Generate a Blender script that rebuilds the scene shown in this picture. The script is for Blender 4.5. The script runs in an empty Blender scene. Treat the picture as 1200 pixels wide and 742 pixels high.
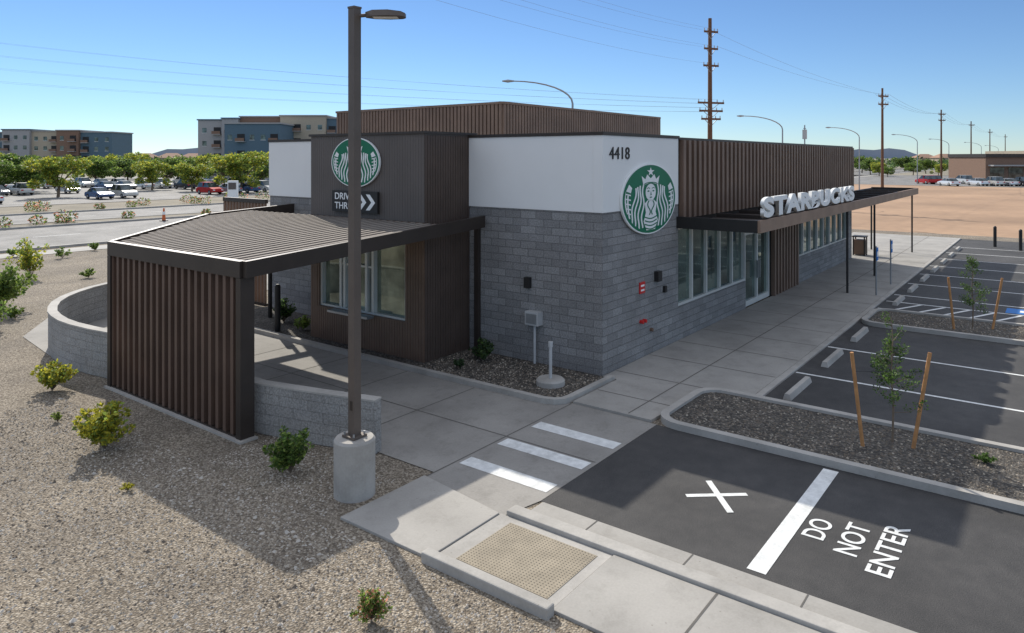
import bpy, math, random
from mathutils import Vector, Matrix
random.seed(7)
sc=bpy.context.scene
R=random.random
def U(a,b): return a+(b-a)*random.random()
# ------------------------------------------------------------ materials
def nodes(name):
    m=bpy.data.materials.new(name); m.use_nodes=True
    nt=m.node_tree; b=nt.nodes['Principled BSDF']
    return m,nt,b
def N(nt,t,**k):
    n=nt.nodes.new(t)
    for a,v in k.items():
        if a in n.inputs: n.inputs[a].default_value=v
        else: setattr(n,a,v)
    return n
def ramp(nt,fac,stops):
    r=nt.nodes.new('ShaderNodeValToRGB'); nt.links.new(fac,r.inputs[0])
    e=r.color_ramp.elements
    while len(e)<len(stops): e.new(.5)
    for i,(p,c) in enumerate(stops):
        e[i].position=p; e[i].color=(c[0],c[1],c[2],1)
    return r.outputs[0]
def sh(c,f): return tuple(min(1,v*f) for v in c[:3])
def mixc(nt,fac,a,b,mode='MIX'):
    m=nt.nodes.new('ShaderNodeMix'); m.data_type='RGBA'; m.blend_type=mode
    if isinstance(fac,(int,float)): m.inputs[0].default_value=fac
    else: nt.links.new(fac,m.inputs[0])
    for i,v in ((6,a),(7,b)):
        if isinstance(v,tuple): m.inputs[i].default_value=(v[0],v[1],v[2],1)
        else: nt.links.new(v,m.inputs[i])
    return m.outputs[2]
def bump(nt,b,h,s,d=.01):
    n=nt.nodes.new('ShaderNodeBump'); n.inputs['Strength'].default_value=s; n.inputs['Distance'].default_value=d
    nt.links.new(h,n.inputs['Height']); nt.links.new(n.outputs[0],b.inputs['Normal'])
def M(name,col,rough=.8,var=.18,scale=3,fine=40,bs=.2,metal=0,spec=.4,stain=0):
    m,nt,b=nodes(name)
    tc=N(nt,'ShaderNodeTexCoord')
    src=tc.outputs['Object']
    n1=N(nt,'ShaderNodeTexNoise',Scale=scale,Detail=5.0); nt.links.new(src,n1.inputs['Vector'])
    n2=N(nt,'ShaderNodeTexNoise',Scale=fine,Detail=3.0); nt.links.new(src,n2.inputs['Vector'])
    c1=ramp(nt,n1.outputs[0],[(.3,sh(col,1-var)),(.7,sh(col,1+var))])
    c2=ramp(nt,n2.outputs[0],[(.3,(1-var*.6,)*3),(.7,(1,)*3)])
    c=mixc(nt,1.0,c1,c2,'MULTIPLY')
    if stain:
        n3=N(nt,'ShaderNodeTexNoise',Scale=2.2,Detail=8.0,Roughness=.75); nt.links.new(src,n3.inputs['Vector'])
        c=mixc(nt,1.0,c,ramp(nt,n3.outputs[0],[(.36,(1-stain,1-stain,1-stain*1.05)),(.5,(1,1,1))]),'MULTIPLY')
        n4=N(nt,'ShaderNodeTexVoronoi',Scale=5.0); nt.links.new(src,n4.inputs['Vector'])
        c=mixc(nt,1.0,c,ramp(nt,n4.outputs['Distance'],[(.03,(.72,.71,.69)),(.075,(1,1,1))]),'MULTIPLY')
    nt.links.new(c,b.inputs['Base Color'])
    b.inputs['Roughness'].default_value=rough; b.inputs['Metallic'].default_value=metal
    b.inputs['Specular IOR Level'].default_value=spec
    if bs: bump(nt,b,n2.outputs[0],bs,.01)
    return m
def gravel_mat(name,cols,sc_,big):
    m,nt,b=nodes(name)
    tc=N(nt,'ShaderNodeTexCoord')
    v=N(nt,'ShaderNodeTexVoronoi',Scale=sc_); nt.links.new(tc.outputs['Object'],v.inputs['Vector'])
    bw=N(nt,'ShaderNodeRGBToBW'); nt.links.new(v.outputs['Color'],bw.inputs[0])
    c=ramp(nt,bw.outputs[0],cols)
    n=N(nt,'ShaderNodeTexNoise',Scale=big,Detail=6.0); nt.links.new(tc.outputs['Object'],n.inputs['Vector'])
    c2=ramp(nt,n.outputs[0],[(.32,(.74,.72,.70)),(.68,(1.10,1.07,1.02))])
    e=ramp(nt,v.outputs['Distance'],[(.3,(1,1,1)),(.8,(.5,.47,.43))])
    c=mixc(nt,1.0,c,c2,'MULTIPLY'); c=mixc(nt,1.0,c,e,'MULTIPLY')
    nt.links.new(c,b.inputs['Base Color']); b.inputs['Roughness'].default_value=.95
    inv=N(nt,'ShaderNodeMath',operation='SUBTRACT'); inv.inputs[0].default_value=1; nt.links.new(v.outputs['Distance'],inv.inputs[1])
    bump(nt,b,inv.outputs[0],.9,.025)
    return m
def asphalt_mat(name,base):
    m,nt,b=nodes(name)
    tc=N(nt,'ShaderNodeTexCoord')
    n1=N(nt,'ShaderNodeTexNoise',Scale=.35,Detail=6.0); n2=N(nt,'ShaderNodeTexNoise',Scale=70.0,Detail=2.0)
    n3=N(nt,'ShaderNodeTexNoise',Scale=2.5,Detail=6.0,Roughness=.7)
    for n in (n1,n2,n3): nt.links.new(tc.outputs['Object'],n.inputs['Vector'])
    c1=ramp(nt,n1.outputs[0],[(.35,sh(base,.75)),(.65,sh(base,1.25))])
    c2=ramp(nt,n2.outputs[0],[(.3,(.55,.55,.55)),(.7,(1.4,1.38,1.35))])
    c3=ramp(nt,n3.outputs[0],[(.35,(.78,.78,.78)),(.7,(1.17,1.15,1.12))])
    c=mixc(nt,1.0,mixc(nt,1.0,c1,c2,'MULTIPLY'),c3,'MULTIPLY')
    nt.links.new(c,b.inputs['Base Color']); b.inputs['Roughness'].default_value=.85
    bump(nt,b,n2.outputs[0],.4,.01); return m
def block_mat(name,c1,c2,mort,bw=.62,rh=.2,ms=.012):
    m,nt,b=nodes(name)
    tc=N(nt,'ShaderNodeTexCoord'); sp=N(nt,'ShaderNodeSeparateXYZ'); cb=N(nt,'ShaderNodeCombineXYZ')
    nt.links.new(tc.outputs['Object'],sp.inputs[0])
    ad=N(nt,'ShaderNodeMath',operation='ADD'); nt.links.new(sp.outputs[0],ad.inputs[0]); nt.links.new(sp.outputs[1],ad.inputs[1])
    nt.links.new(ad.outputs[0],cb.inputs[0])
    nt.links.new(sp.outputs[2],cb.inputs[1])
    br=N(nt,'ShaderNodeTexBrick'); nt.links.new(cb.outputs[0],br.inputs['Vector'])
    br.offset=.5; br.inputs['Scale'].default_value=1; br.inputs['Brick Width'].default_value=bw; br.inputs['Row Height'].default_value=rh
    br.inputs['Mortar Size'].default_value=ms; br.inputs['Mortar Smooth'].default_value=.3
    br.inputs['Color1'].default_value=(*c1,1); br.inputs['Color2'].default_value=(*c2,1); br.inputs['Mortar'].default_value=(*mort,1)
    n=N(nt,'ShaderNodeTexNoise',Scale=28.0,Detail=6.0,Roughness=.7); nt.links.new(tc.outputs['Object'],n.inputs['Vector'])
    n0=N(nt,'ShaderNodeTexNoise',Scale=.8,Detail=4.0); nt.links.new(tc.outputs['Object'],n0.inputs['Vector'])
    c=mixc(nt,1.0,br.outputs['Color'],ramp(nt,n.outputs[0],[(.35,(.6,)*3),(.65,(1.22,)*3)]),'MULTIPLY')
    c=mixc(nt,1.0,c,ramp(nt,n0.outputs[0],[(.3,(.85,)*3),(.7,(1.1,)*3)]),'MULTIPLY')
    nt.links.new(c,b.inputs['Base Color']); b.inputs['Roughness'].default_value=.9
    iv=N(nt,'ShaderNodeMath',operation='SUBTRACT'); nt.links.new(n.outputs[0],iv.inputs[0]); nt.links.new(br.outputs['Fac'],iv.inputs[1])
    bump(nt,b,iv.outputs[0],.9,.015); return m
def leaf_mat(name,col):
    m,nt,b=nodes(name)
    oi=N(nt,'ShaderNodeNewGeometry')
    c=ramp(nt,oi.outputs['Random Per Island'],[(0,sh(col,.5)),(.6,col),(1,sh(col,1.6))])
    nt.links.new(c,b.inputs['Base Color']); b.inputs['Roughness'].default_value=.6
    tr=N(nt,'ShaderNodeBsdfTranslucent'); nt.links.new(c,tr.inputs[0])
    mx=N(nt,'ShaderNodeMixShader'); mx.inputs[0].default_value=.5
    nt.links.new(b.outputs[0],mx.inputs[1]); nt.links.new(tr.outputs[0],mx.inputs[2])
    nt.links.new(mx.outputs[0],nt.nodes['Material Output'].inputs[0]); return m
def glass_mat(name,col,metal=.55,rough=.04):
    m,nt,b=nodes(name)
    tc=N(nt,'ShaderNodeTexCoord'); n=N(nt,'ShaderNodeTexNoise',Scale=.9,Detail=3.0); nt.links.new(tc.outputs['Object'],n.inputs['Vector'])
    c=ramp(nt,n.outputs[0],[(.35,sh(col,.45)),(.65,sh(col,1.4))]); nt.links.new(c,b.inputs['Base Color'])
    b.inputs['Metallic'].default_value=metal; b.inputs['Roughness'].default_value=rough; return m

m_gravel=gravel_mat('gravel',[(.1,(.17,.14,.105)),(.5,(.32,.275,.215)),(.9,(.50,.445,.365))],30,.5)
m_dgravel=gravel_mat('dark_gravel',[(.1,(.05,.046,.042)),(.5,(.105,.097,.085)),(.9,(.23,.21,.185))],22,1.)
m_dirt=M('desert_dirt',(.40,.255,.155),.95,.24,.08,1.2,.3)
m_far=M('far_ground',(.26,.23,.17),.95,.25,.02,.3,.1)
m_grass=M('roadside_planting_soil',(.25,.215,.155),.95,.25,.3,5,.1)
m_asph=asphalt_mat('asphalt',(.058,.056,.055))
m_road=asphalt_mat('road_asphalt',(.215,.208,.197))
m_conc=M('concrete',(.385,.362,.325),.85,.14,.7,30,.15,stain=.12)
m_conc2=M('kerb_concrete',(.43,.405,.365),.85,.14,1.5,30,.15,stain=.12)
m_joint=M('pavement_joint',(.14,.13,.115),.95,.1)  # dark colour of the thin joints in the paving
m_lane=M('lane_concrete',(.315,.295,.265),.85,.18,.6,25,.15,stain=.16)
m_paint=M('white_paint',(.76,.76,.73),.7,.14,6,30,.05,stain=.15)
m_blue=M('blue_paint',(.03,.18,.5),.7,.1)
m_white=M('white_stucco',(.84,.83,.80),.85,.03,.6,60,.25)
m_block=block_mat('block_wall',(.235,.228,.222),(.325,.317,.308),(.19,.185,.18),.50,.2,.009)
m_lowwall=block_mat('low_block_wall',(.34,.325,.30),(.385,.37,.345),(.31,.295,.272),.5,.2,.008)
m_brown=M('brown_siding',(.175,.112,.077),.6,.12,2,30,.05)
m_dbrown=M('dark_bronze_metal',(.055,.043,.036),.45,.12,2,30,.03,.3)
m_bsiding=M('bronze_siding',(.085,.060,.047),.6,.12,2,30,.03)
m_slat=M('slat_metal',(.20,.128,.09),.5,.15,1.2,20,.03)
m_scrslat=M('screen_slat_metal',(.13,.080,.057),.5,.15,1.2,20,.03)
m_slatback=M('slat_backing',(.03,.023,.019),.8,.1)
m_tower=M('charcoal_panel',(.125,.105,.092),.55,.08,1,30,.03)
m_tan=M('canopy_fascia_wood',(.30,.20,.14),.6,.15,1.5,20,.05)
m_deck=M('canopy_deck',(.15,.12,.098),.6,.15,1,20,.05)
m_rib=M('canopy_rib',(.27,.232,.195),.8,.12,1,20,.05,spec=.2)
m_glass=glass_mat('storefront_glass',(.15,.205,.175),.6)
m_glassw=glass_mat('service_window_glass',(.24,.275,.215),.5,.03)
m_glassd=glass_mat('dark_glass',(.10,.12,.12),.5)
m_frame=M('aluminium_frame',(.66,.66,.62),.4,.05,3,30,.0,.1)
m_green=M('logo_green',(.0,.16,.075),.5,.05)
m_logow=M('logo_white',(.88,.88,.85),.5,.03)
m_black=M('black_metal',(.022,.02,.019),.5,.1)
m_pole=M('bronze_pole',(.13,.105,.088),.5,.12,2,20,.02,.2)
m_red=M('red_sign',(.6,.02,.02),.4,.05)
m_orange=M('orange_plastic',(.7,.16,.04),.5,.05)
m_grey=M('grey_utility',(.5,.5,.49),.5,.08)
m_steel=M('galvanised',(.35,.36,.37),.4,.1,3,20,0,.6)
m_wood=M('stake_wood',(.50,.25,.10),.8,.2,5,30,.1)
m_dome=M('detectable_paving',(.33,.28,.205),.8,.15,3,30,.2)
m_bark=M('bark',(.20,.15,.105),.9,.2,8,40,.3)
m_pwood=M('power_pole_wood',(.16,.085,.05),.9,.15)
m_leafy=leaf_mat('leaf_yellowgreen',(.46,.43,.05)); m_leafg=leaf_mat('leaf_green',(.11,.185,.042)); m_leafd=leaf_mat('leaf_dark',(.06,.105,.04))
m_leafb=leaf_mat('leaf_bright',(.24,.32,.065)); m_flower=leaf_mat('flower_orange',(.7,.3,.2))
m_rubber=M('tyre',(.02,.02,.02),.8,.1)
m_tanst=M('tan_stucco',(.46,.39,.29),.9,.06); m_blst=M('blue_grey_stucco',(.11,.17,.21),.9,.06); m_gst=M('grey_stucco',(.38,.37,.36),.9,.06)
m_brst=M('brown_stucco',(.24,.15,.105),.9,.08); m_tile=M('roof_tile',(.36,.22,.15),.9,.15)
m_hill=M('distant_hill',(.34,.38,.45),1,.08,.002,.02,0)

# ------------------------------------------------------------ mesh builder
class B:
    def __init__(s): s.v=[];s.f=[];s.m=[];s.mats=[]
    def mi(s,mat):
        if mat not in s.mats: s.mats.append(mat)
        return s.mats.index(mat)
    def add(s,vs,fs,mat):
        o=len(s.v); s.v+= [tuple(v) for v in vs]; i=s.mi(mat)
        for f in fs: s.f.append(tuple(o+k for k in f)); s.m.append(i)
    def box(s,x0,x1,y0,y1,z0,z1,mat,bev=0):
        vs=[(x0,y0,z0),(x1,y0,z0),(x1,y1,z0),(x0,y1,z0),(x0,y0,z1),(x1,y0,z1),(x1,y1,z1),(x0,y1,z1)]
        s.add(vs,[(3,2,1,0),(4,5,6,7),(0,1,5,4),(1,2,6,5),(2,3,7,6),(3,0,4,7)],mat); return s
    def prism(s,pts,z0,z1,mat):
        n=len(pts); vs=[(*p[:2],z0 if not callable(z0) else z0(*p)) for p in pts]+[(*p[:2],z1 if not callable(z1) else z1(*p)) for p in pts]
        a=sum(pts[i][0]*pts[(i+1)%n][1]-pts[(i+1)%n][0]*pts[i][1] for i in range(n))
        fs=[tuple(range(n))[::-1],tuple(range(n,2*n))]+[(i,(i+1)%n,n+(i+1)%n,n+i) for i in range(n)]
        if a<0: fs=[f[::-1] for f in fs]
        s.add(vs,fs,mat); return s
    def sheet(s,pts,z,mat):
        n=len(pts); a=sum(pts[i][0]*pts[(i+1)%n][1]-pts[(i+1)%n][0]*pts[i][1] for i in range(n))
        r=tuple(range(n)); s.add([(p[0],p[1],z) for p in pts],[r if a>0 else r[::-1]],mat); return s
    def rect(s,x0,x1,y0,y1,z,mat): return s.sheet([(x0,y0),(x1,y0),(x1,y1),(x0,y1)],z,mat)
    def cyl(s,p0,p1,r0,r1,mat,n=12):
        p0=Vector(p0);p1=Vector(p1);d=(p1-p0).normalized()
        a=d.orthogonal().normalized(); b=d.cross(a)
        vs=[]
        for p,r in((p0,r0),(p1,r1)):
            for i in range(n):
                t=2*math.pi*i/n; vs.append(p+a*r*math.cos(t)+b*r*math.sin(t))
        fs=[(i,(i+1)%n,n+(i+1)%n,n+i) for i in range(n)]+[tuple(range(n))[::-1],tuple(range(n,2*n))]
        s.add(vs,fs,mat); return s
    def tube(s,pts,r,mat,n=8,r1=None):
        r1=r if r1 is None else r1; k=len(pts)-1
        for i in range(k): s.cyl(pts[i],pts[i+1],r+(r1-r)*i/k,r+(r1-r)*(i+1)/k,mat,n)
        return s
    def wall(s,pts,t,z0,z1,mat,closed=False):
        P=[Vector(p) for p in pts]; L=[];Rr=[]; n_=len(P)
        for i,p in enumerate(P):
            if closed: a=P[(i-1)%n_]; b=P[(i+1)%n_]
            else: a=P[max(i-1,0)];b=P[min(i+1,n_-1)]
            d=(b-a).normalized(); n=Vector((-d.y,d.x))
            L.append(p+n*t/2);Rr.append(p-n*t/2)
        for i in range(n_ if closed else n_-1):
            j=(i+1)%n_
            s.prism([tuple(x) for x in (L[i],L[j],Rr[j],Rr[i])],z0,z1,mat)
        return s
    def obj(s,name,parent=None,smooth=False,bevel=0):
        me=bpy.data.meshes.new(name); me.from_pydata(s.v,[],s.f)
        for m in s.mats: me.materials.append(m)
        me.polygons.foreach_set('material_index',s.m)
        if smooth: me.polygons.foreach_set('use_smooth',[True]*len(s.f))
        me.update(); o=bpy.data.objects.new(name,me); sc.collection.objects.link(o)
        if parent: o.parent=parent
        if bevel:
            md=o.modifiers.new('b','BEVEL'); md.width=bevel; md.segments=2; md.limit_method='ANGLE'
        return o
def E(name,loc=(0,0,0),rz=0):
    e=bpy.data.objects.new(name,None); e.location=loc; e.rotation_euler=(0,0,rz); sc.collection.objects.link(e); return e
def text(s,name,loc,rot,w,h,mat,parent=None,ext=.01,off=.01,spc=1.0):
    c=bpy.data.curves.new(name,'FONT'); c.body=s; c.align_x='CENTER'; c.align_y='CENTER'; c.extrude=ext; c.offset=off; c.space_character=spc
    o=bpy.data.objects.new(name,c); sc.collection.objects.link(o); c.materials.append(mat)
    bpy.context.view_layer.update(); d=o.dimensions
    o.scale=(w/d.x,h/d.y,1); o.location=loc; o.rotation_euler=rot
    if parent: o.parent=parent
    return o
# survey station: ground position from a bearing and a range
def at(b,d):
    u=(b-600)/850; return ((.6046*u+.7965)*d-15.51,(.6046-.7965*u)*d-8.99)
RZ=-math.atan2(.7965,.6046)

# ------------------------------------------------------------ ground
g=B(); S=6000; g.rect(-S,S,-S,S,-.06,m_far); g.obj('ground')
g=B(); g.rect(-60,44,-40,39,-.01,m_gravel); g.obj('gravel_bed')
g=B(); g.sheet([(44,-60),(175,-110),(175,60),(100,90),(44,60)],-.02,m_dirt); g.obj('dirt_field')
g=B()
def stone(g,x,y,z,r,mat):
    a=U(0,6.3); vs=[]
    for i in range(5):
        t=a+i*1.2566; k=r*U(.7,1.2); vs.append((x+k*math.cos(t),y+k*math.sin(t)*.9,z))
    vs.append((x+U(-.3,.3)*r,y+U(-.3,.3)*r,z+r*U(.5,.9)))
    g.add(vs,[(i,(i+1)%5,5) for i in range(5)],mat)
m_st=[M('stone_a',(.40,.35,.28),.9,.1),M('stone_b',(.27,.23,.18),.9,.1),M('stone_c',(.54,.49,.42),.9,.1),M('stone_d',(.16,.13,.10),.9,.1)]
for i in range(26000):
    x=-8.62-abs(random.gauss(0,3.2)); y=U(-6.5,9)
    if x<-15: continue
    stone(g,x,y,-.01,U(.009,.024) if R()<.97 else U(.025,.045),random.choice(m_st))
for i in range(3000):
    stone(g,U(-8.5,-7.0),U(-.1,3.2),-.01,U(.009,.024),random.choice(m_st))
g.obj('gravel_stones')

g=B(); g.sheet([(-6.15,-2.45),(-2.05,-2.45),(-2.05,-3.3),(.6,-3.45),(41,-3.6),(41,-34),(-6.15,-34)],.0,m_asph); g.obj('parking_lot')
g=B()
def stripe(x0,x1,y0,y1): g.rect(x0,x1,y0,y1,.006,m_paint)
for x in (.62,3.35,6.45): stripe(x-.05,x+.05,-9.2,-3.65)
for x in (16.4,19.6,22.8,26,29.2,32.4,35.6): stripe(x-.05,x+.05,-9.2,-3.7)
for x in (13.2,14.8): stripe(x-.05,x+.05,-9.2,-3.7)
for k in range(7):
    y=-4.2-k*.75; g.sheet([(13.3,y),(14.7,y-.6),(14.7,y-.72),(13.3,y-.12)],.007,m_paint)
for i in range(12):
    x=-2.0+i*3.2; stripe(x-.05,x+.05,-24,-18.6)
stripe(-6.05,-2.2,-5.93,-5.68)
for a,b_ in (((-4.6,-4.2),(-3.97,-4.96)),((-4.72,-4.97),(-3.88,-4.28))):
    d=Vector((b_[0]-a[0],b_[1]-a[1])).normalized(); n=Vector((-d.y,d.x))*.05
    z=.006 if a[1]>-4.5 else .009
    g.sheet([(a[0]+n.x,a[1]+n.y),(a[0]-n.x,a[1]-n.y),(b_[0]-n.x,b_[1]-n.y),(b_[0]+n.x,b_[1]+n.y)],z,m_paint)
g.rect(15.0,16.0,-8.6,-7.4,.006,m_blue); g.rect(15.3,15.7,-8.2,-7.8,.010,m_paint)
pm=g.obj('painted_markings')
for s_,y,w in (('DO',-6.17,.62),('NOT',-6.64,.98),('ENTER',-7.1,1.55)):
    text(s_,'pavement_word_'+s_.lower(),(-4.42,y,.006),(0,0,0),w,.31,m_paint,pm,.001,.012)

for x in (1.9,5.1,8.35,14.9,18.1,21.3,24.5,27.7,30.9,34.1):
    g=B(); y=-4.1; Lh=.85
    prof=[(-.09,0),(-.055,.13),(.055,.13),(.09,0)]
    vs=[(sx*Lh*(1 if pz==0 else .97)+x,y+py_,pz+.001) for sx in(-1,1) for py_,pz in prof]
    g.add(vs,[(0,1,2,3)[::-1],(4,5,6,7),(0,1,5,4),(1,2,6,5),(2,3,7,6)],m_conc2)
    g.obj('wheel_stop')

lane=[(-6.15,-2.45),(-2.05,-2.45),(-2.0,-.4),(-2.35,-.2),(-2.45,4),(-2.45,14.5),(-1.5,16.5),(8,17.5),(8,22),(-2,21),(-5,19),(-7,16),(-7.5,12),(-7.1,9),(-7.1,3.5),(-6.4,1.0),(-6.4,-.4),(-6.88,-.45),(-6.88,-2.28)]
g=B(); g.sheet(lane,.004,m_lane)
for y in (2.0,4.2,6.4,8.6,10.8): g.rect(-6.95 if y>3 else -6.3,-2.5,y-.014,y+.014,.008,m_joint)
g.rect(-4.4,-4.372,-2.4,16,.0085,m_joint); g.rect(-6.6,-2.05,-.42,-.392,.0075,m_joint)
g.obj('drive_through_lane')
g=B()
for x in (-5.7,-4.62,-3.52): g.rect(x-.17,x+.17,-2.36,-.5,.009,m_paint)
g.obj('crosswalk_markings')
g=B(); g.prism([(-2.0,-2.3),(-2.0,-.42),(-.02,-.42),(-.02,-.02),(26.4,-.02),(26.4,3),(41,3),(41,-3.45),(.62,-3.45),(.35,-2.38)],-.02,.05,m_conc)
for i in range(22):
    x=.6+i*1.85; g.rect(x-.014,x+.014,-3.42,-.05,.0535,m_joint)
for y in (-1.75,): g.rect(-1.95,40.8,y-.014,y+.014,.0545,m_joint)
g.rect(-1.0,-.972,-2.28,-.45,.0535,m_joint)
g.obj('sidewalk')
g=B(); g.box(.62,41,-3.62,-3.453,-.05,.056,m_conc2); g.obj('sidewalk_kerb',bevel=.02)
g=B()
g.prism([(-8.42,-2.2),(-8.42,-.38),(-6.62,-.38),(-6.88,-2.2)],-.05,.03,m_conc)
g.prism([(-8.35,-20),(-8.35,-4.15),(-6.85,-4.15),(-6.85,-20)],-.05,.03,m_conc)
for y in (-5.6,-7.1,-8.6): g.rect(-8.34,-6.86,y-.014,y+.014,.034,m_joint)
g.prism([(-8.35,-4.14),(-8.35,-2.21),(-6.85,-2.21),(-6.85,-4.14)],-.05,.012,m_conc2)
g.obj('pavement',bevel=.01)
g=B(); g.box(-8.2,-7.0,-3.98,-2.5,-.02,.018,m_dome)
for i in range(24):
    for j in range(30):
        x,y=-8.17+i*.0495,-3.955+j*.0495; g.cyl((x,y,.017),(x,y,.024),.013,.008,m_dome,5)
g.obj('tactile_paving')
g=B(); g.box(-8.52,-8.36,-4.2,-2.15,-.05,.13,m_conc2); g.obj('ramp_kerb',bevel=.02)
g=B(); g.prism([(-6.84,-2.3),(-6.6,-2.3),(-6.6,-34),(-6.84,-34)],-.05,.08,m_conc2)
g.prism([(-6.598,-2.5),(-6.16,-2.5),(-6.16,-34),(-6.598,-34)],-.05,.012,m_conc)
for k in range(12): g.rect(-6.59,-6.17,-3.5-k*1.5,-3.48-k*1.5,.016,m_joint)
g.obj('kerb',bevel=.015)
def island(x0,x1,y0,y1,name):
    r=.5; pts=[]
    for cx,cy,a in ((x1-r,y1-r,0),(x0+r,y1-r,90),(x0+r,y0+r,180),(x1-r,y0+r,270)):
        for k in range(7): t=math.radians(a+k*15); pts.append((cx+r*math.cos(t),cy+r*math.sin(t)))
    e=E(name)
    g=B(); g.wall(pts,.17,-.05,.13,m_conc2,True); g.obj('kerb',e)
    g=B(); g.sheet(pts,.07,m_dgravel)
    for i in range(4200): 
        y=U(max(y0,-13),y1-.2); stone(g,U(x0+.12,x1-.12),y,.07,U(.012,.032),m_st[random.choice((1,3,3,3,3,0))])
    g.obj('gravel',e)
island(-2.0,.55,-16,-2.42,'planter_island'); island(10.05,12.6,-16,-3.8,'planter_island')
e=E('planter_bed')
pp=[(-.02,-.28),(-1.9,-.28),(-2.12,-.24),(-2.27,-.1),(-2.35,.15),(-2.4,4.1),(-2.4,9.4),(-2.4,13.8)]
g=B(); g.wall(pp,.15,-.05,.12,m_conc2); g.obj('kerb',e)
g=B(); g.sheet(pp+[(-.01,13.8)],.05,m_dgravel)
for i in range(2200): stone(g,U(-2.25,-.1),U(-.15,4.2),.05,U(.012,.032),m_st[random.choice((1,3,3,3,0))])
g.obj('gravel',e)

# ------------------------------------------------------------ coffee shop building
cs=E('coffee_shop_building')
g=B()
g.box(0,4.4,0,.25,0,4.04,m_block); g.box(4.4,10.1,0,.25,0,1.02,m_block); g.box(16.3,26.4,0,.25,0,1.15,m_block)
g.box(25.5,26.4,0,.25,1.15,3.36,m_block)
g.box(0,.25,.25,13.7,0,4.04,m_block); g.box(26.15,26.4,.25,13.7,0,6,m_block); g.box(.25,26.15,13.45,13.7,0,6,m_block)
g.obj('block_walls',cs)
g=B(); g.box(-.03,4.35,-.03,.25,4.043,5.96,m_white); g.box(-.03,.25,.25,13.73,4.043,5.96,m_white); g.obj('white_stucco_walls',cs,bevel=.01)
g=B(); g.box(-.06,4.38,-.06,.3,5.963,6.04,m_dbrown); g.box(-.06,.3,.3,13.76,5.963,6.04,m_dbrown); g.box(4.38,26.45,-.05,.3,5.93,6.0,m_dbrown)
g.box(4.38,4.40,-.02,0,4.04,5.93,m_dbrown)
g.obj('parapet_coping',cs)
g=B(); g.box(.3,26.1,.3,13.4,5.3,5.4,m_grey); g.obj('roof',cs)
g=B(); g.box(4.4,26.4,.02,.2,3.36,5.93,m_slatback); g.box(12.92,16.28,.02,.2,0,3.36,m_slatback)
x=4.5
while x<26.4:
    g.box(x,x+.18,-.13,.018,3.62,5.925,m_slat); x+=.38
x=12.98
while x<16.2:
    g.box(x,x+.18,-.13,.018,.06,3.34,m_slat); x+=.38
g.obj('slat_cladding',cs)
g=B(); g.box(4.42,12.9,.14,.16,.0,3.34,m_glass); g.box(16.3,25.5,.14,.16,1.15,3.34,m_glass); g.obj('storefront_glass',cs)
g=B()
xs=[4.42+i*1.13 for i in range(6)]+[10.1]
for x in xs: g.box(x-.045,x+.045,.05,.2,1.1,3.28,m_frame)
g.box(4.4,10.1,.04,.21,1.023,1.1,m_frame); g.box(4.4,12.9,.045,.2,3.28,3.35,m_frame)
for x in (10.18,11.5,12.84): g.box(x-.06,x+.06,.055,.2,.06,3.28,m_frame)
g.box(10.14,12.88,.06,.19,2.62,2.7,m_frame); g.box(10.14,12.88,.06,.19,.05,.25,m_frame)
g.box(11.38,11.41,-.02,.05,.95,1.6,m_steel); g.box(11.6,11.63,-.02,.05,.95,1.6,m_steel)
for i in range(9): 
    x=16.34+i*1.14; g.box(x-.045,x+.045,.05,.2,1.21,3.28,m_frame)
g.box(16.3,25.5,.04,.21,1.153,1.21,m_frame); g.box(16.3,25.5,.045,.2,3.28,3.35,m_frame)
g.obj('window_frames',cs)
g=B(); g.box(-1.8,0,4.29,9.0,3.7,6.03,m_tower)
g.box(-1.8,0,4.29,5.0,0,3.698,m_brown); g.box(-1.8,0,8.62,9.0,0,3.698,m_brown); g.box(-1.8,0,5.0,8.62,0,1.02,m_brown); g.box(-1.8,0,5.0,8.62,3.3,3.698,m_brown)
y=4.30
while y<8.97:
    g.box(-1.806,-1.8005,y,y+.092,3.71,6.0,m_tower)
    if y<4.92 or y>8.63: g.box(-1.815,-1.8005,y,y+.085,.02,3.69,m_brown)
    else: g.box(-1.815,-1.8005,y,y+.085,.02,1.0,m_brown)
    y+=.1
x=-1.79
while x<-.05:
    g.box(x,x+.085,4.275,4.2895,.02,6.0,m_bsiding); x+=.1
g.obj('drive_through_tower',cs)
g=B(); g.box(-1.85,.3,4.24,9.05,6.033,6.1,m_dbrown); g.obj('tower_coping',cs)
g=B(); g.box(-1.6,-1.58,5.0,8.62,1.02,3.3,m_glassw); g.obj('drive_through_window_glass',cs)
g=B()
for y in (5.03,6.35,6.62,7.55,7.72,8.59): g.box(-1.74,-1.56,y-.045,y+.045,1.08,3.24,m_frame)
g.box(-1.74,-1.56,5.0,8.62,1.023,1.08,m_frame); g.box(-1.74,-1.56,5.0,8.62,3.24,3.297,m_frame); g.box(-1.71,-1.57,6.4,7.7,2.3,2.36,m_frame)
g.box(-2.08,-1.82,6.2,7.9,.96,1.02,m_steel)
g.obj('drive_through_window_frame',cs)
g=B()
g.box(2.85,14.05,5.3,5.35,5.4,7.1,m_slatback); g.box(2.85,2.9,5.35,13.4,5.4,7.1,m_slatback)
x=2.8
while x<14.05: g.box(x,x+.11,5.22,5.298,5.4,7.12,m_slat); x+=.16
y=5.3
while y<13.4: g.box(2.76,2.848,y,y+.11,5.4,7.12,m_slat); y+=.16
g.box(2.74,14.1,5.2,5.37,7.123,7.2,m_slat); g.box(2.74,2.95,5.373,13.45,7.123,7.2,m_slat)
g.obj('rooftop_equipment_screen',cs)
g=B()
g.box(4.35,31.4,-2.36,-.14,3.42,3.5,m_dbrown)
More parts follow.
